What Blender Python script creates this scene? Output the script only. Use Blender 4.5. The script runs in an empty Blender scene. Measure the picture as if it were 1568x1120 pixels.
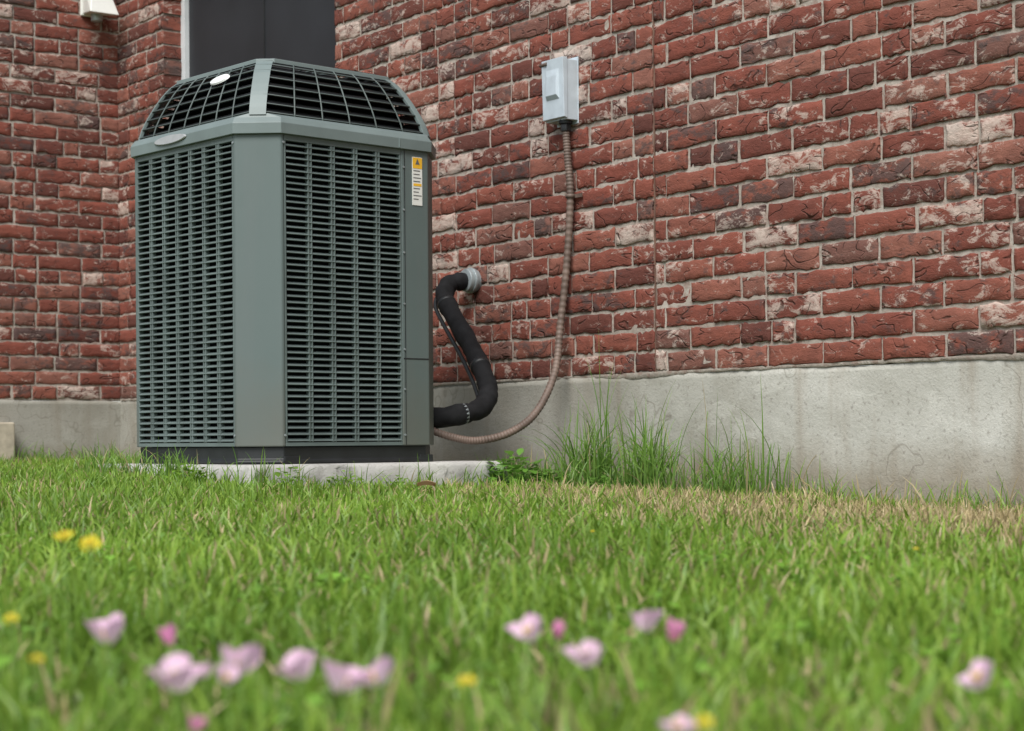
import bpy, math, random
import numpy as np
from mathutils import Vector, Matrix
rng = np.random.default_rng(7)
random.seed(7)
S = bpy.context.scene
S.view_settings.view_transform = 'Standard'
S.view_settings.look = 'None'
S.view_settings.exposure = 0

# ------------------------------------------------------------------ helpers
def new_mat(name):
    m = bpy.data.materials.new(name); m.use_nodes = True
    nt = m.node_tree; nt.nodes.clear()
    out = nt.nodes.new('ShaderNodeOutputMaterial')
    b = nt.nodes.new('ShaderNodeBsdfPrincipled')
    nt.links.new(b.outputs[0], out.inputs[0])
    return m, nt, b, out
class NB:
    def __init__(s, nt): s.nt = nt
    def n(s, t, **k):
        nd = s.nt.nodes.new(t)
        for a, v in k.items(): setattr(nd, a, v)
        return nd
    def l(s, a, b): s.nt.links.new(a, b)
    def setin(s, sock, v):
        if hasattr(v, 'links'): s.l(v, sock)
        else: sock.default_value = v
    def math(s, op, a, b=None, c=None, clamp=False):
        nd = s.n('ShaderNodeMath', operation=op); nd.use_clamp = clamp
        s.setin(nd.inputs[0], a)
        if b is not None: s.setin(nd.inputs[1], b)
        if c is not None: s.setin(nd.inputs[2], c)
        return nd.outputs[0]
    def vmath(s, op, a, b):
        nd = s.n('ShaderNodeVectorMath', operation=op)
        s.setin(nd.inputs[0], a); s.setin(nd.inputs[1], b)
        return nd.outputs[0]
    def mix(s, f, a, b, mode='MIX'):
        nd = s.n('ShaderNodeMix', data_type='RGBA', blend_type=mode)
        s.setin(nd.inputs[0], f); s.setin(nd.inputs[6], a); s.setin(nd.inputs[7], b)
        return nd.outputs[2]
    def noise(s, vec, scale, detail=4, rough=.55, dist=0):
        nd = s.n('ShaderNodeTexNoise'); s.setin(nd.inputs['Vector'], vec)
        nd.inputs['Scale'].default_value = scale; nd.inputs['Detail'].default_value = detail
        nd.inputs['Roughness'].default_value = rough; nd.inputs['Distortion'].default_value = dist
        return nd.outputs[0]
    def ramp(s, f, stops):
        nd = s.n('ShaderNodeValToRGB'); s.setin(nd.inputs[0], f)
        e = nd.color_ramp.elements
        while len(e) < len(stops): e.new(.5)
        for i, (p, c) in enumerate(stops):
            e[i].position = p; e[i].color = (c[0], c[1], c[2], 1) if not isinstance(c, (int, float)) else (c, c, c, 1)
        return nd.outputs[0]
    def bump(s, h, strength, dist, normal=None):
        nd = s.n('ShaderNodeBump'); nd.inputs['Strength'].default_value = strength
        nd.inputs['Distance'].default_value = dist; s.setin(nd.inputs['Height'], h)
        if normal is not None: s.l(normal, nd.inputs['Normal'])
        return nd.outputs[0]
    def coord(s): return s.n('ShaderNodeTexCoord').outputs['Object']

def simple_mat(name, col, rough=.5, metallic=0, var=.15, scale=12, bump=.0, spec=.5):
    m, nt, b, o = new_mat(name); B = NB(nt); c = B.coord()
    f = B.noise(c, scale, 3)
    dark = tuple(x*(1-var) for x in col)+(1,); lite = tuple(min(1, x*(1+var)) for x in col)+(1,)
    B.l(B.mix(B.ramp(f, [(.3, 0.), (.7, 1.)]), dark, lite), b.inputs['Base Color'])
    b.inputs['Roughness'].default_value = rough; b.inputs['Metallic'].default_value = metallic
    b.inputs['Specular IOR Level'].default_value = spec
    if bump: B.l(B.bump(B.noise(c, scale*8, 2), bump, .002), b.inputs['Normal'])
    return m
def paint_mat(name, col):
    m, nt, b, o = new_mat(name); B = NB(nt); c = B.coord()
    st = B.noise(B.vmath('MULTIPLY', c, (14, 14, 1.3)), 1, 3, .6)
    base = B.mix(B.ramp(st, [(.4, 0.), (.75, .4)]), col+(1,), tuple(x*.6+.06 for x in col)+(1,))
    sx = B.n('ShaderNodeSeparateXYZ'); B.l(c, sx.inputs[0])
    low = B.math('SUBTRACT', 1., B.math('DIVIDE', B.math('SUBTRACT', sx.outputs[2], B.math('MULTIPLY', B.noise(c, 7, 3), .35)), .35), clamp=True)
    base = B.mix(B.math('MULTIPLY', low, .5), base, (.12,.105,.075,1))
    B.l(base, b.inputs['Base Color'])
    B.l(B.ramp(B.noise(c, 9, 3), [(.3, .45), (.7, .65)]), b.inputs['Roughness'])
    B.l(B.bump(B.noise(c, 3, 2), .12, .01), b.inputs['Normal']); return m

class MB:
    def __init__(s): s.v = []; s.f = []; s.m = []; s.sm = []
    def add(s, vs, fs, mi=0, smooth=False):
        o = len(s.v); s.v += [tuple(p) for p in vs]
        for f in fs: s.f.append(tuple(o+i for i in f)); s.m.append(mi); s.sm.append(smooth)
    def box(s, x0, x1, y0, y1, z0, z1, mi=0):
        s.add([(x0,y0,z0),(x1,y0,z0),(x1,y1,z0),(x0,y1,z0),(x0,y0,z1),(x1,y0,z1),(x1,y1,z1),(x0,y1,z1)],
              [(0,3,2,1),(4,5,6,7),(0,1,5,4),(1,2,6,5),(2,3,7,6),(3,0,4,7)], mi)
    def loft(s, rings, mi=0, cap0=False, cap1=False, smooth=False, closed=True):
        n = len(rings[0]); vs = [p for r in rings for p in r]; fs = []
        for k in range(len(rings)-1):
            for i in range(n if closed else n-1):
                j = (i+1) % n
                fs.append((k*n+i, k*n+j, (k+1)*n+j, (k+1)*n+i))
        if cap0: fs.append(tuple(range(n-1, -1, -1)))
        if cap1: fs.append(tuple((len(rings)-1)*n+i for i in range(n)))
        s.add(vs, fs, mi, smooth)
    def tube(s, pts, r, n=12, mi=0, caps=True):
        pts = [Vector(p) for p in pts]; rings = []
        up = Vector((0, 0, 1)); prev = None
        for i, p in enumerate(pts):
            t = (pts[min(i+1, len(pts)-1)]-pts[max(i-1, 0)]).normalized()
            if prev is None:
                a = t.cross(up if abs(t.z) < .9 else Vector((1, 0, 0))).normalized()
            else:
                a = (prev - t*prev.dot(t)).normalized()
            prev = a; b = t.cross(a)
            rr = r[i] if hasattr(r, '__len__') else r
            rings.append([p+(a*math.cos(q)+b*math.sin(q))*rr for q in [2*math.pi*k/n for k in range(n)]])
        s.loft(rings, mi, caps, caps, True)
    def obj(s, name, mats, parent=None, bevel=0, matrix=None):
        me = bpy.data.meshes.new(name); me.from_pydata(s.v, [], s.f)
        for m in mats: me.materials.append(m)
        me.polygons.foreach_set('material_index', s.m); me.polygons.foreach_set('use_smooth', s.sm)
        me.update()
        ob = bpy.data.objects.new(name, me); S.collection.objects.link(ob)
        if parent: ob.parent = parent
        if bevel:
            md = ob.modifiers.new('bevel', 'BEVEL'); md.width = bevel; md.segments = 2; md.limit_method = 'ANGLE'
        return ob
def empty(name, loc=(0, 0, 0), rz=0):
    e = bpy.data.objects.new(name, None); e.location = loc; e.rotation_euler = (0, 0, rz)
    S.collection.objects.link(e); e.empty_display_size = .2
    return e
def catmull(P, n):
    P = [np.array(p, float) for p in P]; P = [2*P[0]-P[1]]+P+[2*P[-1]-P[-2]]; out = []
    for i in range(1, len(P)-2):
        for k in range(n):
            t = k/n; a, b, c, d = P[i-1:i+3]
            out.append(.5*((2*b)+(-a+c)*t+(2*a-5*b+4*c-d)*t*t+(-a+3*b-3*c+d)*t**3))
    out.append(P[-2]); return out
def np_mesh(name, V, F, mats, cols=None, smooth=None, attr='col'):
    me = bpy.data.meshes.new(name)
    k = F.shape[1]
    me.vertices.add(len(V)); me.vertices.foreach_set('co', V.astype(np.float32).ravel())
    me.loops.add(F.size); me.loops.foreach_set('vertex_index', F.astype(np.int32).ravel())
    me.polygons.add(len(F)); me.polygons.foreach_set('loop_start', np.arange(0, F.size, k, dtype=np.int32))
    me.polygons.foreach_set('loop_total', np.full(len(F), k, dtype=np.int32))
    me.polygons.foreach_set('use_smooth', smooth if smooth is not None else np.ones(len(F), dtype=bool))
    for m in mats: me.materials.append(m)
    if cols is not None:
        a = me.color_attributes.new(attr, 'FLOAT_COLOR', 'POINT')
        c = np.ones((len(V), 4), np.float32); c[:, :3] = cols; a.data.foreach_set('color', c.ravel())
    me.update(calc_edges=True)
    ob = bpy.data.objects.new(name, me); S.collection.objects.link(ob); return ob

# ------------------------------------------------------------------ frames
PHI = math.radians(53.3)
C0 = np.array([-2.2, 10.26]); HU = np.array([math.cos(PHI), -math.sin(PHI)]); HY = np.array([math.sin(PHI), math.cos(PHI)])
def HW(u, y, z):
    p = C0+u*HU+y*HY; return (p[0], p[1], z)
FT = .477     # foundation top

def ground_h(x, y):
    x = np.asarray(x, float); y = np.asarray(y, float)
    base = np.interp(x, [-3, -1.3, -.7, -.1, .9, 1.5], [.125, .105, .070, .055, .025, 0.])
    t = np.clip((y-1.5)/4.5, 0, 1); t = t*t*(3-2*t)
    return base*t + .006*np.sin(x*5.1+1)*np.sin(y*4.3)*t

# ------------------------------------------------------------------ materials
def brick_mat():
    m, nt, b, o = new_mat('weathered_brick'); B = NB(nt)
    at = B.n('ShaderNodeAttribute', attribute_name='col')
    sep = B.n('ShaderNodeSeparateColor'); B.l(at.outputs['Color'], sep.inputs[0])
    r1, r2, r3 = sep.outputs
    oc = B.coord()
    sc = B.vmath('MULTIPLY', oc, (1, 1, 1.8))
    off = B.vmath('MULTIPLY', at.outputs['Color'], (37., 53., 71.))
    v = B.vmath('ADD', sc, off)
    base = B.ramp(r1, [(0, (.105,.040,.032)), (.18, (.165,.052,.038)), (.45, (.215,.064,.045)), (.7, (.245,.080,.055)), (.88, (.265,.110,.080)), (1, (.17,.085,.068))])
    n1 = B.noise(v, 9, 3, .6)
    base = B.mix(B.math('MULTIPLY', B.ramp(n1, [(.35, 0.), (.7, 1.)]), .55), base, (.115,.045,.035,1))
    nd = B.noise(v, 15, 4, .7)
    dk = B.math('ADD', nd, B.math('MULTIPLY', B.math('POWER', r3, 4.), .24))
    base = B.mix(B.math('MULTIPLY', B.ramp(dk, [(.60, 0.), (.72, 1.)]), .72), base, (.068,.057,.055,1))
    # chalky efflorescence: ragged flecks; dense on a few bricks, drifting over the wall
    nw = B.noise(v, 14, 6, .78, .6)
    big = B.noise(oc, 1.4, 2, .5)
    w = B.math('ADD', nw, B.math('MULTIPLY', B.math('POWER', r2, 7.), .17))
    w = B.math('ADD', w, B.math('MULTIPLY', B.math('SUBTRACT', big, .5), .16))
    wf = B.ramp(w, [(.575, 0.), (.62, .6), (.74, 1.)])
    base = B.mix(B.math('MULTIPLY', wf, .78), base, (.57,.475,.41,1))
    cn = B.noise(v, 8, 1.0, .4, .9)
    cr = B.math('ABSOLUTE', B.math('SUBTRACT', cn, .5))
    line = B.ramp(cr, [(0, 1.), (.010, .7), (.024, 0.)])
    msk = B.ramp(n1, [(.48, 0.), (.55, 1.)])
    line = B.math('MULTIPLY', line, msk)
    base = B.mix(B.math('MULTIPLY', line, .55), base, (.05,.028,.022,1))
    B.l(base, b.inputs['Base Color']); b.inputs['Roughness'].default_value = .88
    b.inputs['Specular IOR Level'].default_value = .2
    h = B.math('ADD', B.noise(v, 34, 5, .75), B.math('MULTIPLY', line, -.9))
    B.l(B.bump(h, .8, .007), b.inputs['Normal'])
    return m
def mortar_mat():
    m, nt, b, o = new_mat('mortar'); B = NB(nt); c = B.coord()
    base = B.ramp(B.noise(c, 6, 5, .7), [(.3, (.25,.205,.17)), (.5, (.36,.315,.27)), (.7, (.48,.43,.375))])
    base = B.mix(B.ramp(B.noise(c, 30, 3), [(.50, 0.), (.64, .5)]), base, (.20,.10,.075,1))
    B.l(base, b.inputs['Base Color']); b.inputs['Roughness'].default_value = .95
    B.l(B.bump(B.noise(c, 90, 3, .7), .8, .004), b.inputs['Normal']); return m
def concrete_mat(name, a, bb, cc, streak=True):
    m, nt, b, o = new_mat(name); B = NB(nt); c = B.coord()
    n1 = B.noise(c, 2.2, 6, .65, .3)
    base = B.ramp(n1, [(.3, a), (.5, bb), (.68, cc)])
    if streak:
        vs = B.vmath('MULTIPLY', c, (9, 9, .7))
        sx = B.n('ShaderNodeSeparateXYZ'); B.l(c, sx.inputs[0])
        st = B.ramp(B.noise(vs, 1., 3, .6), [(.52, 0.), (.68, 1.)])
        base = B.mix(B.math('MULTIPLY', st, .42), base, (.25,.195,.14,1))
        base = B.mix(B.ramp(B.noise(B.vmath('MULTIPLY', c, (1, 1, 1.6)), 4, 5, .65, .6), [(.55, 0.), (.62, .45)]), base, (.56,.55,.50,1))
        wx = B.math('ADD', sx.outputs[0], B.math('MULTIPLY', B.noise(c, 3, 3), 1.2))
        damp = B.math('SUBTRACT', 1.0, B.math('DIVIDE', B.math('SUBTRACT', wx, 4.5), 1.5, clamp=True), clamp=True)
        base = B.mix(B.math('MULTIPLY', damp, .55), base, (.19,.175,.14,1))
        low = B.math('SUBTRACT', 1., B.math('DIVIDE', B.math('ADD', sx.outputs[2], B.math('MULTIPLY', B.noise(c, 5, 4), -.22)), .13), clamp=True)
        base = B.mix(B.math('MULTIPLY', low, .65), base, (.20,.155,.10,1))
        crk = B.ramp(B.math('ABSOLUTE', B.math('SUBTRACT', B.noise(c, 1.3, 4, .6), .5)), [(0, 1.), (.004, 0.)])
        base = B.mix(B.math('MULTIPLY', crk, .5), base, (.15,.13,.10,1))
    base = B.mix(B.ramp(B.noise(c, 70, 2), [(.58, 0.), (.72, .5)]), base, (.18,.16,.135,1))
    B.l(base, b.inputs['Base Color']); b.inputs['Roughness'].default_value = .92
    h = B.math('ADD', B.noise(c, 120, 3, .7), B.math('MULTIPLY', B.noise(c, 9, 3), 1.5))
    B.l(B.bump(h, .5, .005), b.inputs['Normal']); return m
def leaf_mat(name, trans=.35, rough=.45):
    m, nt, b, o = new_mat(name); B = NB(nt)
    at = B.n('ShaderNodeAttribute', attribute_name='col')
    B.l(at.outputs['Color'], b.inputs['Base Color']); b.inputs['Roughness'].default_value = rough
    b.inputs['Specular IOR Level'].default_value = .5
    t = B.n('ShaderNodeBsdfTranslucent'); B.l(at.outputs['Color'], t.inputs[0])
    mx = B.n('ShaderNodeMixShader'); mx.inputs[0].default_value = trans
    B.l(b.outputs[0], mx.inputs[1]); B.l(t.outputs[0], mx.inputs[2]); B.l(mx.outputs[0], o.inputs[0]); return m

M_brick = brick_mat(); M_mortar = mortar_mat()
M_found = concrete_mat('foundation_concrete', (.31,.295,.25), (.42,.41,.365), (.52,.51,.465))
M_slab = concrete_mat('slab_concrete', (.28,.27,.245), (.40,.39,.37), (.50,.49,.46), False)
M_paint = paint_mat('grey_green_paint', (.098,.130,.125))
M_paintl = simple_mat('grey_green_paint_light', (.150,.188,.184), .5, 0, .12, 5, .08)
M_slat = simple_mat('louver_paint', (.112,.144,.138), .55, 0, .2, 6)
M_wire = simple_mat('guard_wire', (.07,.09,.085), .5, 0, .2, 6)
M_black = simple_mat('black_plastic', (.012,.014,.015), .5, 0, .3, 10, .1)
M_coil = simple_mat('dark_coil', (.006,.007,.008), .9, 0, .3, 60, 0, .1)
M_white = simple_mat('white_enamel', (.78,.79,.77), .35, 0, .04)
M_silver = simple_mat('silver_badge', (.40,.41,.41), .35, .3, .08, 30)
M_yellow = simple_mat('yellow_label', (.75,.42,.03), .5, 0, .08)
M_label = simple_mat('white_label', (.68,.68,.64), .5, 0, .05)
M_ink = simple_mat('label_ink', (.12,.12,.12), .6)
M_foam = simple_mat('black_pipe_foam', (.010,.010,.011), .85, 0, .4, 25, .5, .25)
M_galv = simple_mat('galvanized_metal', (.32,.36,.37), .45, .35, .25, 25, .1)
M_box = simple_mat('pale_grey_enamel', (.46,.52,.565), .42, 0, .12, 14, .1)
M_cond = simple_mat('brown_conduit', (.14,.098,.078), .6, 0, .35, 14, .15)
M_win = simple_mat('dark_window_screen', (.018,.020,.024), .6, 0, .2, 3)
M_sill = simple_mat('white_trim', (.58,.60,.61), .5, 0, .06)
M_roof = simple_mat('grey_shingle', (.10,.095,.09), .9, 0, .4, 40, .4)
M_tan = simple_mat('tan_concrete', (.40,.35,.27), .9, 0, .2, 20, .3)
M_grass = leaf_mat('grass_blade', .42)

# ------------------------------------------------------------------ ground
def spaced(lo, hi, f0, f1, step):
    a = list(np.arange(f0, f1+1e-6, step)); d = step; x = a[0]
    L = []
    while x > lo: d *= 1.35; x -= d; L.append(x)
    d = step; x = a[-1]; R = []
    while x < hi: d *= 1.35; x += d; R.append(x)
    return np.array(L[::-1]+a+R)
gx = spaced(-150, 150, -4, 4, .1); gy = spaced(-150, 150, 0, 11, .1)
X, Y = np.meshgrid(gx, gy, indexing='ij'); Z = ground_h(X, Y)
V = np.stack([X, Y, Z], -1).reshape(-1, 3); ny = len(gy)
I, J = np.meshgrid(np.arange(len(gx)-1), np.arange(ny-1), indexing='ij')
F = np.stack([I*ny+J, (I+1)*ny+J, (I+1)*ny+J+1, I*ny+J+1], -1).reshape(-1, 4)
m, nt, b, o = new_mat('soil_and_thatch'); B = NB(nt); c = B.coord()
base = B.ramp(B.noise(c, 14, 5, .7), [(.3, (.05,.065,.018)), (.5, (.09,.12,.03)), (.7, (.19,.16,.07))])
B.l(base, b.inputs['Base Color']); b.inputs['Roughness'].default_value = 1
np_mesh('ground', V, F, [m])

# ------------------------------------------------------------------ brick house
house = empty('brick_house', (C0[0], C0[1], 0), -PHI)
BL, BH, MJ = .254, .079, .0125
def layout(length, openings, joints, z0, rows, shift=0):
    """list of (s0,s1,z0,z1,depth)"""
    out = []
    for r in range(rows):
        za = z0+r*BH+MJ*.5; zb = z0+(r+1)*BH-MJ*.5
        cuts = [(0, length)]
        for (a, b_, lo, hi) in openings:
            if lo < (za+zb)/2 < hi:
                cuts = [q for (p, e) in cuts for q in ((p, min(e, a)), (max(p, b_), e)) if q[1]-q[0] > .02]
        for j in joints:
            cuts = [q for (p, e) in cuts for q in (((p, j-.006), (j+.006, e)) if p < j < e else ((p, e),))]
        for (p, e) in cuts:
            offs = (r % 2)*BL/2+shift+(.045 if p > 4 else 0)+rng.normal(0, .008)
            k = math.floor((p-offs)/BL)
            while offs+k*BL < e:
                a = offs+k*BL; b_ = a+BL; k += 1
                a2 = max(a+MJ/2, p+(0 if p == 0 else .001)); b2 = min(b_-MJ/2, e-.001)
                if b2-a2 < .03: continue
                jamb = any(abs(b2-o_[0]) < .01 or abs(a2-o_[1]) < .01 for o_ in openings if o_[2] < (za+zb)/2 < o_[3])
                parts = [(a2, b2)]
                if b2-a2 > .2 and rng.random() < (.34 if p < 4 else .16):
                    mid = (a2+b2)/2+rng.normal(0, .015); parts = [(a2, mid-MJ/2), (mid+MJ/2, b2)]
                for q in parts:
                    jj = rng.normal(0, .007) if jamb and openings and abs(q[1]-openings[0][0]) < .01 else 0
                    out.append((q[0], q[1]+jj, za, zb, .135 if jamb else .03))
    return np.array(out)
def brick_mesh(name, L, axis):
    N = len(L); nx, nz = 10, 5
    gs = np.concatenate([[0, .012], np.linspace(.1, .9, nx-3), [.988, 1]]); gz = np.array([0, .045, .35, .65, .955, 1])
    s, z = np.meshgrid(gs, gz, indexing='ij'); s = s.ravel(); z = z.ravel(); nf = len(s)
    a, b_, za, zb, dep = [L[:, i:i+1] for i in range(5)]
    w = (b_-a); h = (zb-za)
    js = rng.normal(0, .0013, (N, nf)); jz = rng.normal(0, .0013, (N, nf))
    edge = ((s < .001)|(s > .999)|(z < .001)|(z > .999)); near = ((s < .02)|(s > .98)|(z < .06)|(z > .94)) & ~edge
    Sx = a+w*s+js+rng.normal(0, .0012, (N, 1))
    rz_b = rng.normal(0, .0022, (N, len(gs))); rz_t = rng.normal(0, .0022, (N, len(gs)))
    si = np.repeat(np.arange(len(gs)), len(gz))
    Zz = za+h*z+jz+rng.normal(0, .0014, (N, 1))+(s-.5)*rng.normal(0, .0025, (N, 1))+np.where(z < .1, rz_b[:, si], 0)+np.where(z > .9, rz_t[:, si], 0)
    O = .0065+rng.normal(0, .0018, (N, 1))+rng.normal(0, .0009, (N, nf))+(s-.5)*rng.normal(0, .002, (N, 1))
    chip = (rng.random((N, nf)) < .07)*rng.random((N, nf))*.004
    O = O-edge*.0030-near*.0003-chip
    idx = np.arange(nf).reshape(len(gs), len(gz))
    per = list(idx[:, 0])+list(idx[-1, 1:])+list(idx[-2::-1, -1])+list(idx[0, -2:0:-1]); per = np.array(per); npn = len(per)
    Vs = np.concatenate([Sx, Sx[:, per]], 1); Vz = np.concatenate([Zz, Zz[:, per]], 1)
    Vo = np.concatenate([O, np.broadcast_to(-dep, (N, npn))], 1)
    fr = np.array([(idx[i, j], idx[i+1, j], idx[i+1, j+1], idx[i, j+1]) for i in range(len(gs)-1) for j in range(len(gz)-1)])
    sd = np.array([(per[k], nf+k, nf+(k+1) % npn, per[(k+1) % npn]) for k in range(npn)])
    topo = np.concatenate([fr, sd]); nv = nf+npn
    F = (topo[None]+(np.arange(N)*nv)[:, None, None]).reshape(-1, 4)
    sm = np.tile(np.concatenate([np.ones(len(fr), bool), np.zeros(len(sd), bool)]), N)
    if axis == 'x': V = np.stack([Vs, -Vo, Vz], -1)
    else: V = np.stack([Vo, -Vs, Vz], -1); F = F[:, ::-1]
    col = np.repeat(rng.random((N, 3)), nv, 0)
    ob = np_mesh(name, V.reshape(-1, 3), F, [M_brick], col, sm); ob.parent = house; return ob
WO = (.585, 2.345, .95, 2.82)
R = layout(10., [WO], [4.55], FT, 34)
brick_mesh('right_wall_bricks', R, 'x')
Lw = layout(3.5, [], [], FT, 34, .11)
brick_mesh('left_wall_bricks', Lw, 'y')
top = FT+34*BH
mb = MB(); wa, wb = WO[0]-.012, WO[1]+.005
mb.box(-.15, wa, .0, .135, FT-.002, top); mb.box(wa, wb, .0, .135, FT-.002, .945); mb.box(wa, wb, .0, .135, 2.825, top)
mb.box(wb, 4.543, .0, .135, FT-.002, top); mb.box(4.557, 10, .0, .135, FT-.002, top)
mb.box(-.15, -.001, -3.5, -.0005, FT-.002, top)
mb.obj('wall_mortar', [M_mortar], house)
mb = MB(); mb.box(4.543, 4.557, .001, .10, FT, top); mb.obj('expansion_joint', [simple_mat('joint_sealant', (.15,.085,.06), .8, 0, .3)], house)
mb = MB()
def found(p0, p1, nrm, n):
    p0 = np.array(p0); p1 = np.array(p1)
    zs = [-.3, .02, .12, .24, .36, .45, None, None]; rows = []
    for k, z in enumerate(zs):
        ring = []
        for i in range(n+1):
            q = p0+(p1-p0)*i/n; s_ = i*.05
            wob = .0035*math.sin(s_*3.1)+.003*math.sin(s_*9.7+1)+random.gauss(0, .0012)
            off = .002+.0025*math.sin(s_*2+k)+random.gauss(0, .0006)
            zz = z if z is not None else FT-.004+wob
            if k == 7: off = -.12; zz = FT-.004
            ring.append((q[0]+nrm[0]*off, q[1]+nrm[1]*off, zz))
        rows.append(ring)
    mb.loft(rows, 0, smooth=True, closed=False)
found((0, 0), (10, 0), (0, -1), 200); found((0, -3.5), (0, 0), (1, 0), 70)
mb.obj('foundation', [M_found], house)
mb = MB(); u = 0.02; rows = [[], [], []]
while u < 10:
    d = .003+.003*abs(math.sin(u*2.3)*math.sin(u*7.1+1))+random.random()*.003; zl = FT-.002-.016*max(0, math.sin(u*1.7)*math.sin(u*5.3)*math.sin(u*.9))-random.random()*.004
    rows[0].append((u, -.001, zl-.003)); rows[1].append((u, -d, zl)); rows[2].append((u, -d*.8, FT+.005)); u += .03
mb.loft(rows, 0, smooth=True, closed=False)
mb.obj('bed_mortar', [M_mortar], house)
mb = MB(); a, b_ = WO[0]-.01, WO[1]
mb.box(a, b_, .165, .19, .955, 2.815, 1)
mb.box(a, a+.05, .10, .16, .952, 2.818, 0); mb.box(b_-.05, b_, .10, .16, .952, 2.818, 0)
mb.box(a+.051, b_-.051, .10, .16, 2.77, 2.818, 0); mb.box(a+.051, b_-.051, .10, .16, .952, 1.0, 0)
mb.box(a+.052, 1.449, .125, .15, 1.002, 2.768, 1); mb.box(1.461, b_-.052, .125, .15, 1.002, 2.768, 1)
mb.box(1.450, 1.460, .12, .15, 1.002, 2.768, 2)
mb.obj('window', [M_sill, M_win, M_black], house, .001)
mb = MB(); e = .12
mb.box(-.2, 10.3, -e, .3, top+.001, top+.03, 0); mb.box(e+.001, 10.3, -e-.03, -e-.002, top-.02, top+.15, 0)
mb.box(-3, e, -3.9, -e-.002, top+.001, top+.03, 0)
mb.add([(-.2,-e,top+.032),(10.3,-e,top+.032),(10.3,4,top+2.2),(-.2,4,top+2.2)], [(0,1,2,3)], 1)
mb.add([(e,-3.9,top+.033),(e,-.2,top+.033),(-3,-.2,top+1.8),(-3,-3.9,top+1.8)], [(0,1,2,3)], 1)
mb.box(-3, -.16, -3.45, -3.35, 0, top, 2); mb.box(9.9, 10, .15, 4, 0, top, 2)
mb.obj('roof_and_gables', [M_sill, M_roof, M_mortar], house)

# ------------------------------------------------------------------ AC unit
ac = empty('air_conditioner_condenser_unit', (-.845, 6.0, 0), math.radians(42))
W, D, CH = .85, .864, .11
def octo(i, c, z, x0=0, y0=0, x1=W, y1=D):
    a, b_, e, f = x0+i, y0+i, x1-i, y1-i
    return [(a+c, b_, z), (e-c, b_, z), (e, b_+c, z), (e, f-c, z), (e-c, f, z), (a+c, f, z), (a, f-c, z), (a, b_+c, z)]
mb = MB()
mb.loft([octo(.004, CH, .166), octo(.004, CH, .176), octo(.010, CH, .18), octo(.010, CH, .222)], 0, True, True)
for (fx, fy) in [(.12, .02), (.7, .02), (.02, .7), (.02, .15)]:
    mb.box(fx, fx+.06, fy-.015, fy+.04, .165, .19, 0)
mb.obj('base_pan', [M_black], ac, .003)
mb = MB(); mb.loft([octo(.040, CH, .222), octo(.040, CH, 1.27)], 0, True, True); mb.obj('coil', [M_coil], ac)
mb = MB(); zb, zt = .2225, 1.2645
def post(poly_out, poly_in):
    pts = poly_out+poly_in[::-1]
    mb.loft([[(x, y, zb) for x, y in pts], [(x, y, zt) for x, y in pts]], 0, True, True)
t = .03; g = .012
post([(0, CH+g), (0, CH), (CH, 0), (CH+g, 0)], [(t, CH+g), (t, CH+t*.4), (CH+t*.4, t), (CH+g, t)])
post([(.62, 0), (W-CH, 0), (W, CH), (W, CH+g)], [(.62, t), (W-CH-t*.4, t), (W-t, CH+t*.4), (W-t, CH+g)])
post([(0, D-CH-g), (0, D-CH), (CH, D), (CH+g, D)], [(t, D-CH-g), (t, D-CH-t*.4), (CH+t*.4, D-t), (CH+g, D-t)])
post([(W-CH-g, D), (W-CH, D), (W, D-CH), (W, D-CH-g)], [(W-CH-g, D-t), (W-CH-t*.4, D-t), (W-t, D-CH-t*.4), (W-t, D-CH-g)])
mb.obj('corner_posts', [M_paint], ac, .004)
mb = MB(); mf = MB()
def panel(kind, a0, a1, cols):
    def pt(al, o, z):
        if kind == 'F': return (al, -o, z)
        if kind == 'L': return (-o, al, z)
        if kind == 'R': return (W+o, al, z)
        return (al, D+o, z)
    def bx(M, al0, al1, o0, o1, z0, z1):
        P = [pt(a, o_, z) for z in (z0, z1) for (a, o_) in ((al0, o0), (al1, o0), (al1, o1), (al0, o1))]
        M.add(P, [(0,3,2,1),(4,5,6,7),(0,1,5,4),(1,2,6,5),(2,3,7,6),(3,0,4,7)])
    bx(mf, a0, a1, -.02, -.001, 1.242, 1.262); bx(mf, a0, a1, -.02, -.001, .2235, .236)
    bx(mf, a0, a0+.007, -.02, -.0012, .2365, 1.2415); bx(mf, a1-.007, a1, -.02, -.0012, .2365, 1.2415)
    A0, A1 = a0+.0075, a1-.0075; pw = (A1-A0)/cols
    for k in range(1, cols):
        for dd in (-.0085, .0045):
            bx(mf, A0+k*pw+dd, A0+k*pw+dd+.004, -.018, .0006, .2365, 1.2415)
        bx(mf, A0+k*pw-.0044, A0+k*pw+.0044, -.018, -.0032, .2365, 1.2415)
    n = 48; p = (1.2415-.2365)/n
    for k in range(n):
        z = .2365+k*p
        P = [pt(al, o_, zz) for al in (A0, A1) for (o_, zz) in ((.000, z+.0030), (-.0125, z+.0122), (-.0125, z+.0139), (.0015, z+.0050))]
        mb.add(P, [(0,1,5,4),(1,2,6,5),(2,3,7,6),(3,0,4,7)])
panel('F', .123, .619, 5); panel('L', .123, D-CH-g-.001, 7); panel('R', .123, D-CH-g-.001, 6); panel('B', .123, W-CH-g-.001, 6)
mb.obj('louver_slats', [M_slat], ac); mf.obj('louver_frames', [M_slat], ac, .0012)
mb = MB()
mb.loft([octo(.02, CH, 1.262), octo(-.012, CH+.005, 1.2622), octo(-.013, CH+.005, 1.298), octo(.000, CH, 1.318), octo(.036, .045, 1.332), octo(.06, .045, 1.332)], 0, smooth=False)
mb.box(.600, .603, -.0150, -.010, 1.264, 1.297, 0)
mb.obj('top_band', [M_paintl], ac, .003)
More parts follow.
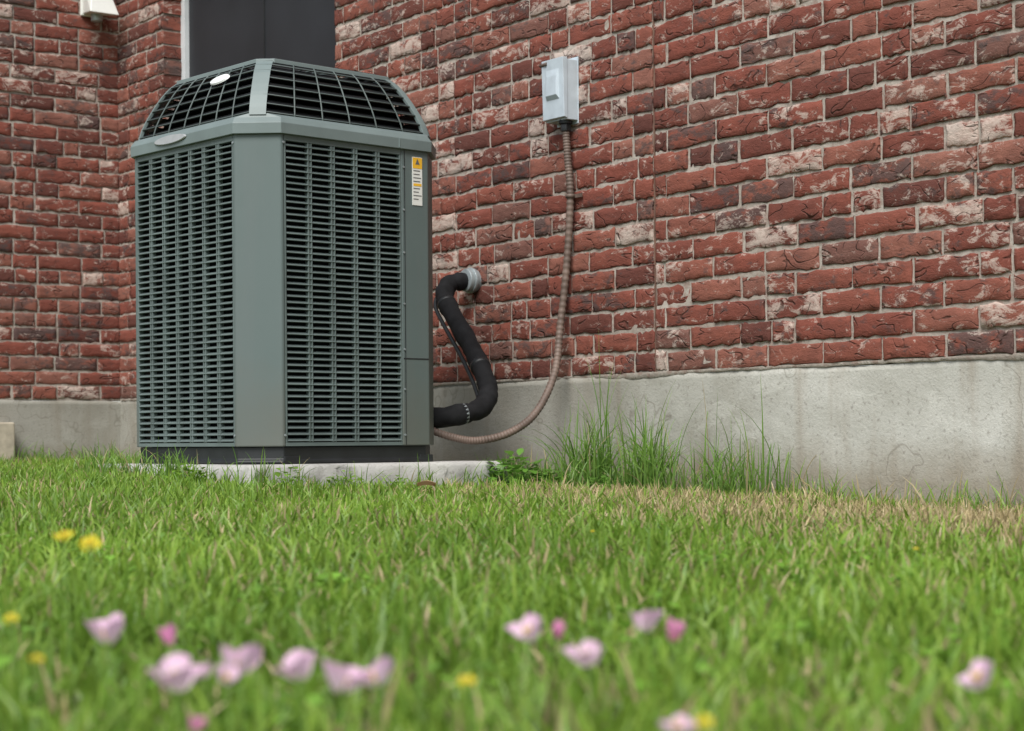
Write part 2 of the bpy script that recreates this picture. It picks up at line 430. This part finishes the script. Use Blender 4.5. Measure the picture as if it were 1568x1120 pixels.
# dome cover
prof = [(.038, 1.324), (.046, 1.36), (.060, 1.40), (.078, 1.44), (.098, 1.48), (.118, 1.510), (.140, 1.532), (.21, 1.545), (.30, 1.550)]
def P_at(tt):
    xs = np.linspace(0, 1, len(prof)); return float(np.interp(tt, xs, [p[0] for p in prof])), float(np.interp(tt, xs, [p[1] for p in prof]))
mb = MB()
mb.loft([octo(i+.045, .04, z-.012) for i, z in prof], 0, False, True); mb.obj('fan_shroud_core', [M_coil], ac)
mb = MB()
for k in range(9):
    tt = .035+k*.102; i, z = P_at(tt)
    mb.loft([octo(i, .038, z), octo(i-.001, .038, z+.005), octo(i+.032, .038, z+.022), octo(i+.032, .038, z+.016), octo(i, .038, z)], 0)
mb.obj('dome_slats', [M_black], ac)
mb = MB()
def rib(sel):
    pts = []
    for tt in np.linspace(0, 1, 22):
        i, z = P_at(tt); pts.append(sel(i-.002, z+.002))
    mb.tube(pts, .0030, 6, 0)
for f in np.linspace(.0, 1, 7)[1:-1]:
    rib(lambda i, z: ((i+.04)+(W-2*i-.08)*f, i, z)); rib(lambda i, z: ((i+.04)+(W-2*i-.08)*f, D-i, z))
for f in np.linspace(.0, 1, 8)[1:-1]:
    rib(lambda i, z: (i, (i+.04)+(D-2*i-.08)*f, z)); rib(lambda i, z: (W-i, (i+.04)+(D-2*i-.08)*f, z))
for k in range(9):
    i, z = P_at(.035+k*.102); pts = octo(i-.0015, .038, z+.003)
    mb.tube(pts+pts[:1], .0020, 5, 0)
mb.obj('dome_wires', [M_wire], ac)
mb = MB()
for (sx, sy) in [(0, 0), (1, 0), (1, 1), (0, 1)]:
    rings = []
    for tt in np.linspace(0, .78, 18):
        i, z = P_at(tt); c = .040; i2 = i-.004
        ex = .024 if (sx == 1 and sy == 0) else (.006 if sx != sy else 0)
        a = [(i2+c+ex, i2), (i2+c, i2), (i2, i2+c), (i2, i2+c+ex), (i2+.012, i2+c+.004+ex), (i2+c+.004+ex, i2+.012)]
        rings.append([((W-x) if sx else x, (D-y) if sy else y, z+.003) for x, y in a])
    mb.loft(rings, 0, True, True)
i, z = P_at(.74)
mb.loft([octo(i-.005, .045, z-.002), octo(i-.004, .045, z+.012), octo(i+.022, .045, z+.016), octo(i+.022, .045, z)], 0)
mb.obj('dome_corner_ribs', [M_paintl], ac, .002)
def ellip(mb, c, ax, ay, n, mi=0, k=20, th=.004):
    c, ax, ay, n = map(Vector, (c, ax, ay, n)); r0 = []; r1 = []
    for q in range(k):
        a = 2*math.pi*q/k; d = ax*math.cos(a)+ay*math.sin(a); r0.append(c+d); r1.append(c+d*.93+n*th)
    mb.loft([r0, r1], mi, False, True)
mb = MB(); nn = Vector((-.70, 0, .71)); ay = Vector((.71, 0, .70))
ellip(mb, (.092, .335, 1.488), Vector((0, .055, 0)), ay*.026, nn, 0, 24, .006)
mb.obj('oval_emblem', [M_white], ac)
mb = MB(); ellip(mb, (-.0145, .49, 1.291), (0, .105, 0), (.002, 0, .0155), (-1, 0, .2), 0, 28, .004); mb.obj('badge', [M_silver], ac)
mb = MB()
mb.box(.668, .712, -.0022, .001, 1.070, 1.240, 1); mb.box(.669, .711, -.003, -.001, 1.200, 1.238, 0)
mb.add([(.690, -.0036, 1.234), (.680, -.0036, 1.214), (.700, -.0036, 1.214)], [(0, 1, 2)], 2)
for k in range(9):
    zz = 1.190-k*.0125
    mb.box(.672, .700+random.uniform(-.01, .009), -.0028, -.001, zz, zz+.0035, 2)
mb.box(.672, .708, -.0030, -.001, 1.138, 1.147, 0)
mb.obj('warning_label', [M_yellow, M_label, M_ink], ac)
mb = MB()
mb.box(.625, .738, -.0012, .001, .526, .530, 1); mb.box(.632, .634, -.0014, .001, .225, 1.26, 1)
for zz in (.26, .42, .56, .72, .90, 1.05, 1.20):
    ellip(mb, (.628, -.001, zz), (.004, 0, 0), (0, 0, .004), (0, -1, 0), 0, 10, .003)
for zz in (.26, 1.235):
    ellip(mb, (.118, -.001, zz), (.004, 0, 0), (0, 0, .004), (0, -1, 0), 0, 10, .003); ellip(mb, (-.001, .118, zz), (0, .004, 0), (0, 0, .004), (-1, 0, 0), 0, 10, .003)
mb.obj('screws_and_seams', [M_galv, M_black], ac)

# concrete pad
mb = MB(); x0, x1, y0, y1 = -.07, 1.05, -.07, .95; n = 40
def edge_ring(z, ins, jit):
    pts = []
    for (a, b_) in (((x0, y0), (x1, y0)), ((x1, y0), (x1, y1)), ((x1, y1), (x0, y1)), ((x0, y1), (x0, y0))):
        for k in range(n):
            f = k/n; x = a[0]+(b_[0]-a[0])*f; y = a[1]+(b_[1]-a[1])*f
            cx, cy = (x0+x1)/2, (y0+y1)/2; s_ = 1-ins/.5
            pts.append((cx+(x-cx)*s_+random.gauss(0, jit), cy+(y-cy)*s_+random.gauss(0, jit), z+random.gauss(0, jit*.5)))
    return pts
mb.loft([edge_ring(-.05, 0, .002), edge_ring(.06, .0, .004), edge_ring(.09, .001, .005), edge_ring(.12, .0, .005), edge_ring(.148, .003, .004), edge_ring(.160, .010, .003), edge_ring(.1635, .03, .0)], 0, False, True, True)
pad = mb.obj('concrete_pad', [M_slab]); pad.location = (-.845, 6, 0); pad.rotation_euler = (0, 0, math.radians(42))

# ------------------------------------------------------------------ refrigerant line
mb = MB()
P = [(3.43,.02,.893),(3.425,-.07,.888),(3.42,-.125,.872),(3.455,-.17,.82),(3.55,-.2,.745),(3.756,-.25,.592),(3.91,-.30,.475),(3.985,-.34,.41),(4.03,-.41,.357),(4.04,-.52,.333),(3.95,-.62,.322),(3.86,-.72,.32)]
cp = catmull([HW(*p) for p in P], 8)
rad = [.037+.0022*math.sin(i*.9)+random.gauss(0, .0011) for i in range(len(cp))]
mb.tube(cp, rad, 16, 0)
q = [(p[0]-.037, p[1]-.02, p[2]-.037) for p in P[1:]]
mb.tube(catmull([HW(*p) for p in q], 8), .0085, 8, 1)
mb.tube(cp[70:72], .0388, 16, 2)
for i in (28, 44): mb.tube(cp[i:i+2], .0398, 16, 1)
mb.obj('insulated_refrigerant_pipe', [M_foam, M_black, M_galv])
mb = MB()
mb.tube([HW(3.435, y, .893) for y in (.01, -.055)], .047, 20, 0); mb.tube([HW(3.435, y, .893) for y in (-.02, -.035)], .053, 20, 0)
mb.obj('pipe_wall_sleeve', [M_galv, M_mortar], None, .002)
# ------------------------------------------------------------------ disconnect box
bx = empty('electrical_disconnect_box', HW(0, 0, 0), -PHI)
mb = MB()
def taper(x0, x1, y0, y1, z0, z1, mi, ins=.004):
    mb.loft([[(x0, y1, z0), (x1, y1, z0), (x1, y1, z1), (x0, y1, z1)], [(x0, y0, z0), (x1, y0, z0), (x1, y0, z1), (x0, y0, z1)]], mi, True, True)
bu0, bu1, bz0, bz1 = 4.000, 4.125, 1.452, 1.680
taper(bu0, bu1, -.066, -.011, bz0, bz1, 0)
mb.loft([[(bu0-.004, -.064, bz0+.004), (bu1+.003, -.064, bz0+.004), (bu1+.003, -.064, bz1+.006), (bu0-.004, -.064, bz1+.006)],
         [(bu0-.004, -.080, bz0+.008), (bu1+.003, -.080, bz0+.008), (bu1+.003, -.086, bz1+.006), (bu0-.004, -.086, bz1+.006)]], 0, True, True)
mb.loft([[(bu0+.020, -.079, bz0+.075), (bu1-.022, -.079, bz0+.075), (bu1-.022, -.084, bz1-.030), (bu0+.020, -.084, bz1-.030)],
         [(bu0+.030, -.094, bz0+.095), (bu1-.030, -.094, bz0+.095), (bu1-.034, -.090, bz1-.06), (bu0+.032, -.090, bz1-.06)]], 0, True, True)
mb.box(bu0-.003, bu1+.003, -.012, -.0085, bz0-.012, bz1+.014, 0)
mb.obj('enclosure', [M_box, M_galv], bx, .005)
mb = MB()
mb.tube([(bu0+.01, -.02, bz1-.005), (bu0-.012, -.05, bz1-.005), (bu0-.014, -.075, bz1-.01)], .008, 8, 0)
mb.tube([(bu0+.03, -.088, bz1-.008), (bu0-.014, -.082, bz1-.008)], .007, 8, 0)
mb.obj('hasp', [M_cond], bx)
mb = MB()
mb.tube([(4.085, -.04, bz0+.003), (4.085, -.04, bz0-.012)], .027, 12, 0); mb.tube([(4.085, -.04, bz0-.012), (4.085, -.04, bz0-.04)], .021, 6, 0)
mb.obj('conduit_fitting', [M_black], bx, .001)
mb = MB()
P = [(4.085,-.04,1.43),(4.090,-.035,1.31),(4.098,-.030,1.165),(4.080,-.034,.917),(4.062,-.055,.668),(4.083,-.1,.492),(4.10,-.2,.345),(4.097,-.32,.268),(4.07,-.45,.238),(4.03,-.54,.252),(3.97,-.64,.29),(3.93,-.70,.30)]
cp = catmull([HW(*p) for p in P], 42)
mb.tube(cp, [.0142+.0014*math.sin(i*math.pi/2) for i in range(len(cp))], 10, 0)
mb.tube([HW(4.098, -.030, 1.172), HW(4.098, -.030, 1.158)], .0185, 12, 0)
cd = mb.obj('electrical_conduit', [M_cond, M_galv])
mb2 = MB(); mb2.box(4.064, 4.15, -.018, -.012, 1.158, 1.172); st = mb2.obj('strap', [M_cond], bx)
wl = empty('wall_light', HW(0, 0, 0), -PHI)
mb = MB(); yc = -.17
mb.loft([[(.01, yc-.06, 2.60), (.01, yc+.06, 2.60), (.01, yc+.06, 2.80), (.01, yc-.06, 2.80)], [(.03, yc-.06, 2.60), (.03, yc+.06, 2.60), (.03, yc+.06, 2.80), (.03, yc-.06, 2.80)]], 0, True, True)
mb.loft([[(.03, yc-.05, 2.61), (.03, yc+.05, 2.61), (.03, yc+.05, 2.78), (.03, yc-.05, 2.78)], [(.21, yc-.085, 2.585), (.21, yc+.085, 2.585), (.15, yc+.05, 2.74), (.15, yc-.05, 2.74)]], 0, True, True)
mb.tube([(.10, yc, 2.64), (.10, yc, 2.56)], .032, 12, 1)
mb.obj('lamp_housing', [M_label, M_galv], wl, .005)
mb = MB(); mb.box(.004, .12, -2.2, -.66, 0, .352); s_ = mb.obj('concrete_step', [M_tan], None, .008)
s_.location = HW(0, 0, 0); s_.rotation_euler = (0, 0, -PHI)

# ------------------------------------------------------------------ grass
def to_house(x, y):
    a = x-C0[0]; b_ = y-C0[1]; return HU[0]*a+HU[1]*b_, HY[0]*a+HY[1]*b_
cr, sr = math.cos(math.radians(42)), math.sin(math.radians(42))
def to_ac(x, y):
    a = x+.845; b_ = y-6; return cr*a+sr*b_, -sr*a+cr*b_
def blades(x, y, z, L, w, lean, th, tw, col_base, col_tip):
    n = len(x); ts = np.array([0, .38, .72, 1.]); wd = np.array([.8, 1., .72, .08])
    dx, dy = np.cos(th), np.sin(th); px, py = np.cos(tw), np.sin(tw)
    V = np.zeros((n, 8, 3)); Cc = np.zeros((n, 8, 3))
    for k, (t_, wk) in enumerate(zip(ts, wd)):
        hor = L*lean*t_**1.8; up = L*np.sqrt(np.clip(1-(lean*.8*t_)**2, .1, 1))*t_
        cx = x+dx*hor; cy = y+dy*hor; cz = z+up
        for sgn, o_ in ((-1, 0), (1, 1)):
            V[:, 2*k+o_, 0] = cx+sgn*px*w*wk*.5; V[:, 2*k+o_, 1] = cy+sgn*py*w*wk*.5; V[:, 2*k+o_, 2] = cz
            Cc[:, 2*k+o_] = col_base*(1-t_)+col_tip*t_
    fb = np.array([(0, 1, 3, 2), (2, 3, 5, 4), (4, 5, 7, 6)])
    F = (fb[None]+(np.arange(n)*8)[:, None, None]).reshape(-1, 4)
    return V.reshape(-1, 3), F, Cc.reshape(-1, 3)
def lfn(x, y, s, seed):
    r = np.random.default_rng(seed); o_ = 0
    for k in range(7):
        a = r.uniform(0, 2*math.pi); f = s*r.uniform(.6, 1.8); o_ = o_+np.sin((x*math.cos(a)+y*math.sin(a))*f+r.uniform(0, 6.28))
    return o_/7*1.5
def sample(nn, ylo, yhi, slope, pad_):
    y = rng.uniform(ylo, yhi, nn); x = rng.uniform(-1, 1, nn)*(yhi*slope+pad_); k = np.abs(x) < y*slope+pad_
    return x[k], y[k]
xs, ys = [], []
for (ylo, yhi, dens) in [(.75, 1.8, 5200), (1.8, 3, 6000), (3, 4.5, 5800), (4.5, 6.3, 5200), (6.3, 11, 2600)]:
    wdt = yhi*.3+.3; nn = int((yhi-ylo)*2*wdt*dens); a, b_ = sample(nn, ylo, yhi, .3, .3); xs.append(a); ys.append(b_)
a = rng.uniform(-5, 5, 26000); b_ = rng.uniform(-1, 10, 26000); k = np.abs(a) > b_*.3+.3; xs.append(a[k]); ys.append(b_[k])
x = np.concatenate(xs); y = np.concatenate(ys)
tx = np.round(x/.035+.3*np.sin(y*90))*.035; ty = np.round(y/.035+.3*np.sin(x*80))*.035
x = x+(tx-x)*.35; y = y+(ty-y)*.35
hu, hy = to_house(x, y); ax_, ay_ = to_ac(x, y)
ok = (hy < -.01) & (hu > .01) & ~((ax_ > -.065) & (ax_ < 1.045) & (ay_ > -.065) & (ay_ < .945))
ok &= (np.hypot(x, y) > .35)
x, y, hu, hy, ax_, ay_ = [q[ok] for q in (x, y, hu, hy, ax_, ay_)]
n = len(x)
cl = lfn(x, y, 14, 3)*.5+lfn(x, y, 42, 5)*.5
L = rng.normal(.043, .015, n)*(1+.5*cl); L = np.clip(L, .013, .10)
L = L*np.where(y > 4.5, .88, 1.)
dpad = np.maximum(np.maximum(-.07-ax_, ax_-1.05), np.maximum(-.07-ay_, ay_-.95))
L = np.where(dpad < .25, L*.82, L)
edge = (dpad < .12)*(rng.random(n) < .20); L = L*(1+edge*rng.uniform(.3, 1.7, n))
edge2 = ((-hy < .12) | (hu < .15))*(rng.random(n) < .4); L = L*(1+edge2*rng.uniform(.2, 1.4, n))
w = rng.uniform(.0030, .0060, n)
broad = rng.random(n) < .06; w = np.where(broad, w*1.6, w)
lean = np.abs(rng.normal(.5, .33, n)).clip(0, 1.1)
th = rng.uniform(0, 2*math.pi, n); tw = rng.uniform(-.9, .9, n)
d1 = np.clip(1.25-np.abs(-hy-.8)/1.0, 0, 1)*np.clip((x+.35)/.8, 0, 1)
dry_p = .08+.62*d1+.20*np.clip(lfn(x, y, 3.5, 11), 0, 1)+.12*np.clip((x-.1)/1.2, 0, 1)
dry_p = dry_p*np.where(y < 2.6, .6, 1.)
dry = rng.random(n) < dry_p
L = np.where(dry, L*.95, L)
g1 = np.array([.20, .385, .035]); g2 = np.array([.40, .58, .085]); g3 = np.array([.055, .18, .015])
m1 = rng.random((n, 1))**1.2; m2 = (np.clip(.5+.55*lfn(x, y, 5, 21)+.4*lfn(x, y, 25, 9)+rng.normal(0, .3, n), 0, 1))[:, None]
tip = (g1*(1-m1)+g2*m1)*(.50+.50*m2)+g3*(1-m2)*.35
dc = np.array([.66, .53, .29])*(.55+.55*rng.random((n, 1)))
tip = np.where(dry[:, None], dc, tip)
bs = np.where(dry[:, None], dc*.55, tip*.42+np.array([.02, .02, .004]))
z = ground_h(x, y)-.003
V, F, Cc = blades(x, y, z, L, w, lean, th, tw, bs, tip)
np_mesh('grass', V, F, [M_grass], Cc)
print('blades', n)

def tall(roots, Lr, wr, leanr):
    x = roots[:, 0]; y = roots[:, 1]; n = len(x); z = ground_h(x, y)-.004
    L = rng.uniform(*Lr, n)*rng.uniform(.75, 1.1, n)
    m1 = rng.random((n, 1)); tip = np.array([.12, .27, .035])*(1-m1)+np.array([.26, .43, .08])*m1
    dr = rng.random((n, 1)) < .08; tip = np.where(dr, np.array([.5, .42, .22]), tip)
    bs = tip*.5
    K = 9; ts = np.linspace(0, 1, K); w = rng.uniform(*wr, n); lean = np.abs(rng.normal(*leanr, n)).clip(0, 1.1)
    th = rng.uniform(0, 2*math.pi, n); tw = rng.uniform(-1, 1, n)
    VV = np.zeros((n, 2*K, 3)); CC = np.zeros((n, 2*K, 3))
    for k, t_ in enumerate(ts):
        hor = L*lean*t_**2.2*.8; up = L*(t_-.45*lean*t_**3); wk = w*(1-t_**2.5)*.5+.0002
        for s_, o_ in ((-1, 0), (1, 1)):
            VV[:, 2*k+o_, 0] = x+np.cos(th)*hor+s_*np.cos(tw)*wk; VV[:, 2*k+o_, 1] = y+np.sin(th)*hor+s_*np.sin(tw)*wk; VV[:, 2*k+o_, 2] = z+up
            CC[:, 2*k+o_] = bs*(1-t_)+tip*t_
    fb = np.array([(2*k, 2*k+1, 2*k+3, 2*k+2) for k in range(K-1)])
    return VV.reshape(-1, 3), (fb[None]+(np.arange(n)*2*K)[:, None, None]).reshape(-1, 4), CC.reshape(-1, 3)
def merge(name, parts):
    o_ = 0; V, F, Cc = [], [], []
    for v, f, c in parts: V.append(v); F.append(f+o_); Cc.append(c); o_ += len(v)
    return np_mesh(name, np.concatenate(V), np.concatenate(F), [M_grass], np.concatenate(Cc))
def wall_roots(n, u0, u1, out0, out1, clumps=0, sp=.04):
    if clumps:
        cu = rng.uniform(u0, u1, clumps); co = rng.uniform(out0, out1, clumps); k = rng.integers(0, clumps, n)
        u = cu[k]+rng.normal(0, sp, n); o_ = np.abs(co[k]+rng.normal(0, sp*.6, n))+.02
    else: u = rng.uniform(u0, u1, n); o_ = rng.uniform(out0, out1, n)
    return C0+u[:, None]*HU-o_[:, None]*HY
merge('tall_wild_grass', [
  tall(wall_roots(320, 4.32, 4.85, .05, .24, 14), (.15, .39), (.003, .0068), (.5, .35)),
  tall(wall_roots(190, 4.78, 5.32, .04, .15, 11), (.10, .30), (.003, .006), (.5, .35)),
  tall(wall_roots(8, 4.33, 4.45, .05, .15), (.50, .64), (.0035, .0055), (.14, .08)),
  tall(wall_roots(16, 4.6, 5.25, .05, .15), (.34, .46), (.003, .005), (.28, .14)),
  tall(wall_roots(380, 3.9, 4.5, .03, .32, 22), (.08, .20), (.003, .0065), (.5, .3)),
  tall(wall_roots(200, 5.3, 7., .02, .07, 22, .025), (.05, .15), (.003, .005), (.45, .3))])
r_ = []
for k in range(26):
    side = rng.random() < .6
    p = (rng.uniform(-.1, 1.1), -.10) if side else (-.10, rng.uniform(-.1, 1.0))
    for j in range(9):
        a_, b_ = p[0]+rng.normal(0, .02), p[1]+rng.normal(0, .015)
        r_.append((-.845+cr*a_-sr*b_, 6+sr*a_+cr*b_))
ul = rng.uniform(.02, .25, 300); tl = rng.uniform(.05, 1.5, 300)
ll = np.stack([rng.normal(-1.33, .10, 170), rng.normal(6.55, .16, 170)], 1)
l2 = np.stack([rng.normal(-1.10, .12, 90), rng.normal(6.10, .06, 90)], 1)
merge('pad_edge_grass', [tall(np.array(r_), (.06, .17), (.0025, .005), (.5, .3)), tall(ll, (.06, .17), (.003, .006), (.5, .3)), tall(l2, (.05, .14), (.003, .006), (.5, .3)),
   tall(C0+ul[:, None]*HU-tl[:, None]*HY, (.05, .19), (.003, .006), (.4, .3))])

def leafy(cx, cy, R, H, n, col=(.13, .28, .04), ls=.022):
    VV, FF, CC = [], [], []; z0 = float(ground_h(cx, cy))
    for k in range(n):
        a = random.uniform(0, 6.28); r = R*math.sqrt(random.random()); h = H*random.random()*(1-.5*r/R)
        p = Vector((cx+r*math.cos(a), cy+r*math.sin(a), z0+h+.01)); d = Vector((math.cos(a+random.gauss(0, .6)), math.sin(a+random.gauss(0, .6)), random.uniform(-.3, .6))).normalized()
        s_ = d.cross(Vector((0, 0, 1))).normalized(); l_ = ls*random.uniform(.6, 1.4); o_ = len(VV)
        up = Vector((0, 0, 1))
        for (f, wk, dz) in ((0, .08, 0), (.35, .42, .06), (.7, .34, .03), (1, .04, -.1)):
            for sg in (-1, 1): VV.append(p+d*l_*f+s_*l_*wk*sg+up*l_*(dz+.1*wk))
        c = np.array(col)*random.uniform(.55, 1.4); CC += [c]*8
        FF += [(o_, o_+1, o_+3, o_+2), (o_+2, o_+3, o_+5, o_+4), (o_+4, o_+5, o_+7, o_+6)]
        if k % 3 == 0:
            o_ = len(VV); q = Vector((cx+r*.3*math.cos(a), cy+r*.3*math.sin(a), z0))
            for pp in (q, p):
                for sg in (-1, 1): VV.append(pp+s_*.0012*sg)
            CC += [np.array(col)]*4; FF.append((o_, o_+1, o_+3, o_+2))
    return np.array([tuple(v) for v in VV]), np.array(FF), np.array(CC)
merge('broadleaf_weeds', [leafy(.0, 6.55, .10, .15, 190, ls=.032), leafy(.12, 6.6, .1, .09, 140, ls=.028),
  leafy(-1.06, 5.95, .07, .08, 80, (.18, .33, .035), .02), leafy(-.55, 5.93, .06, .08, 70, (.20, .35, .04), .02),
  leafy(-.72, 5.82, .05, .10, 50, (.18, .33, .035), .018), leafy(-.38, 6.08, .05, .08, 50, (.18, .33, .035), .018), leafy(.33, 6.45, .12, .07, 110)])
cls = []
for k in range(34):
    yy = random.uniform(1.2, 3.6); cls.append(leafy(random.uniform(-.3, .3)*yy, yy, .05, .05, 30, (.19, .37, .045), .016))
merge('clover_patches', cls)

# ------------------------------------------------------------------ flowers
def petal_mat(name, c_in, c_mid, c_out, tr=.4):
    m, nt, b, o = new_mat(name); B = NB(nt)
    at = B.n('ShaderNodeAttribute', attribute_name='col'); sep = B.n('ShaderNodeSeparateColor'); B.l(at.outputs['Color'], sep.inputs[0])
    f = B.math('ADD', sep.outputs[0], B.math('MULTIPLY', B.math('SUBTRACT', B.noise(B.coord(), 160, 2), .5), .15))
    colr = B.ramp(f, [(0, c_in), (.3, c_mid), (1, c_out)])
    B.l(colr, b.inputs['Base Color']); b.inputs['Roughness'].default_value = .6
    t = B.n('ShaderNodeBsdfTranslucent'); B.l(colr, t.inputs[0]); mx = B.n('ShaderNodeMixShader'); mx.inputs[0].default_value = tr
    B.l(b.outputs[0], mx.inputs[1]); B.l(t.outputs[0], mx.inputs[2]); B.l(mx.outputs[0], o.inputs[0]); return m
M_pink = petal_mat('pink_petal', (.82,.76,.35), (.90,.76,.84), (.88,.56,.77))
M_pinkd = petal_mat('deep_pink_petal', (.6,.5,.2), (.80,.32,.56), (.80,.30,.56))
M_yel = petal_mat('yellow_petal', (.7,.5,.02), (.80,.64,.03), (.82,.70,.05))
M_stem = simple_mat('flower_stem', (.16,.28,.05), .6)
def flower(name, x, y, zc, size, mat, np_=4, cup=1., tilt=(0, 0)):
    z0 = float(ground_h(x, y)); K, A = 6, 7; VV, FF, CC = [], [], []
    T = Matrix.Rotation(tilt[0], 4, 'X') @ Matrix.Rotation(tilt[1], 4, 'Y')
    ph = random.uniform(0, 1.5)
    for p in range(np_):
        a0 = 2*math.pi*p/np_+random.uniform(-.12, .12)+ph; o_ = len(VV); hw = math.pi/np_*1.35
        lift = cup*random.uniform(.75, 1.2)
        for i in range(K+1):
            f = i/K
            for j in range(A):
                g_ = (j/(A-1)-.5)*2; wid = hw*(math.sin(min(1, f*1.15)*math.pi*.55)**.6 if f > 0 else .05)
                rr = size*.5*(f**.85)*(1-.16*g_*g_*f)*(1+.07*math.sin(g_*5+p)*f)
                a = a0+g_*wid*(.55+.2*f)
                zz = size*.62*lift*(f**1.4)*(1-.16*g_*g_)-size*.25+size*.04*math.sin(3*a+f*4)*f
                v = T @ Vector((rr*math.cos(a)*(1+.03*(p % 2)), rr*math.sin(a)*(1+.03*(p % 2)), zz))
                VV.append((x+v.x, y+v.y, zc+v.z)); CC.append((f, f, f))
        for i in range(K):
            for j in range(A-1):
                q = o_+i*A+j; FF.append((q, q+1, q+A+1, q+A))
    e = empty(name, (0, 0, 0))
    ob = np_mesh('petals', np.array(VV), np.array(FF), [mat], np.array(CC)); ob.parent = e
    mb = MB(); mb.tube(catmull([(x+random.gauss(0, .006), y+.01, z0-.005), (x+.003, y+.005, (z0+zc)/2), (x, y, zc-size*.2)], 5), .0012, 6, 0)
    mb.tube([(x, y, zc-size*.35), (x, y, zc-size*.22), (x, y, zc-size*.12)], [.001, .0028, .003], 8, 0)
    for k in range(6):
        a = k*1.047; v = T @ Vector((size*.12*math.cos(a), size*.12*math.sin(a), size*.18))
        mb.tube([(x, y, zc-size*.15), (x+v.x, y+v.y, zc+v.z)], .0006, 5, 1)
    mb.obj('stem', [M_stem, M_yel], e)
def fp(px, py, z_): return (px-784)/2800*z_, z_, .24-(py-674)/2800*z_
FL = [(162,970,1.42,.028,0),(258,982,1.40,.015,1),(268,1038,1.24,.032,0),(360,1016,1.28,.029,0),(342,1037,1.24,.016,0),(308,1028,1.27,.015,0),(455,1025,1.26,.027,0),
      (520,1045,1.22,.028,0),(573,1038,1.24,.025,0),(808,970,1.42,.026,0),(852,976,1.45,.012,1),(896,1010,1.30,.025,0),(984,960,1.46,.024,0),
      (1028,980,1.40,.016,1),(1495,1046,1.23,.025,0),(1034,1118,1.10,.019,0),(294,1114,1.10,.011,1)]
for (px, py, d, sz, kind) in FL:
    X_, Y_, Z_ = fp(px, py, d)
    if kind: flower('pink_flower_bud', X_, Y_, Z_, sz, M_pinkd, 4, 1.7, (random.uniform(-.3, .3), random.uniform(-.4, .4)))
    else: flower('pink_flower', X_, Y_, Z_, sz*1.14, M_pink, 4, random.uniform(.8, 1.15), (random.uniform(-.3, .35), random.uniform(-.55, .55)))
for (px, py, d, sz) in [(95,815,1.75,.022),(135,829,1.7,.021),(52,1004,1.3,.012),(711,1043,1.25,.013),(1074,1110,1.1,.012),(14,942,1.5,.012),(1400,845,2.6,.008),(905,815,3.2,.008)]:
    X_, Y_, Z_ = fp(px, py, d); flower('yellow_flower', X_, Y_, Z_, sz, M_yel, 6, .5, (random.uniform(.2, .7), random.uniform(-.4, .4)))
lm = leaf_mat('dry_leaf', .2)
X_, Y_ = -.255, 5.35; zz = float(ground_h(X_, Y_))+.045
vv = []; ff = []
for i in range(7):
    f = i/6; wv = .020*math.sin(math.pi*min(1, f*.95+.04))
    for s_ in (-1, 0, 1): vv.append((X_+(f-.5)*.06, Y_+s_*wv, zz+abs(s_)*.012+.008*math.sin(f*3)))
for i in range(6):
    for j in range(2): q = i*3+j; ff.append((q, q+1, q+4, q+3))
np_mesh('fallen_leaf', np.array(vv), np.array(ff), [lm], np.tile([.46, .27, .16], (len(vv), 1)))

# ------------------------------------------------------------------ light
EL, AZ = math.radians(50), math.radians(195)
sun = bpy.data.lights.new('sun', 'SUN'); sun.energy = 4.3; sun.angle = math.radians(32); sun.color = (1, .98, .94)
so = bpy.data.objects.new('sun', sun); S.collection.objects.link(so)
d = Vector((math.sin(AZ)*math.cos(EL), math.cos(AZ)*math.cos(EL), math.sin(EL)))
so.rotation_euler = d.to_track_quat('Z', 'Y').to_euler()
w = bpy.data.worlds.new('World'); S.world = w; w.use_nodes = True; nt = w.node_tree
bg = nt.nodes['Background']; sk = nt.nodes.new('ShaderNodeTexSky'); sk.sky_type = 'NISHITA'; sk.sun_disc = False
sk.sun_elevation = EL; sk.sun_rotation = AZ
hs = nt.nodes.new('ShaderNodeHueSaturation'); hs.inputs['Saturation'].default_value = .45
nt.links.new(sk.outputs[0], hs.inputs['Color']); nt.links.new(hs.outputs[0], bg.inputs[0]); bg.inputs[1].default_value = .15

# ------------------------------------------------------------------ camera
cam = bpy.data.cameras.new('camera'); co = bpy.data.objects.new('camera', cam); S.collection.objects.link(co)
co.location = (0, 0, .24); co.rotation_euler = (math.radians(90), math.radians(.4), 0)
cam.sensor_width = 36; cam.lens = 64.3; cam.shift_y = .0725; cam.shift_x = -.0008; cam.clip_start = .05; cam.clip_end = 500
cam.dof.use_dof = True; cam.dof.focus_distance = 5.9; cam.dof.aperture_fstop = 6.0
S.camera = co
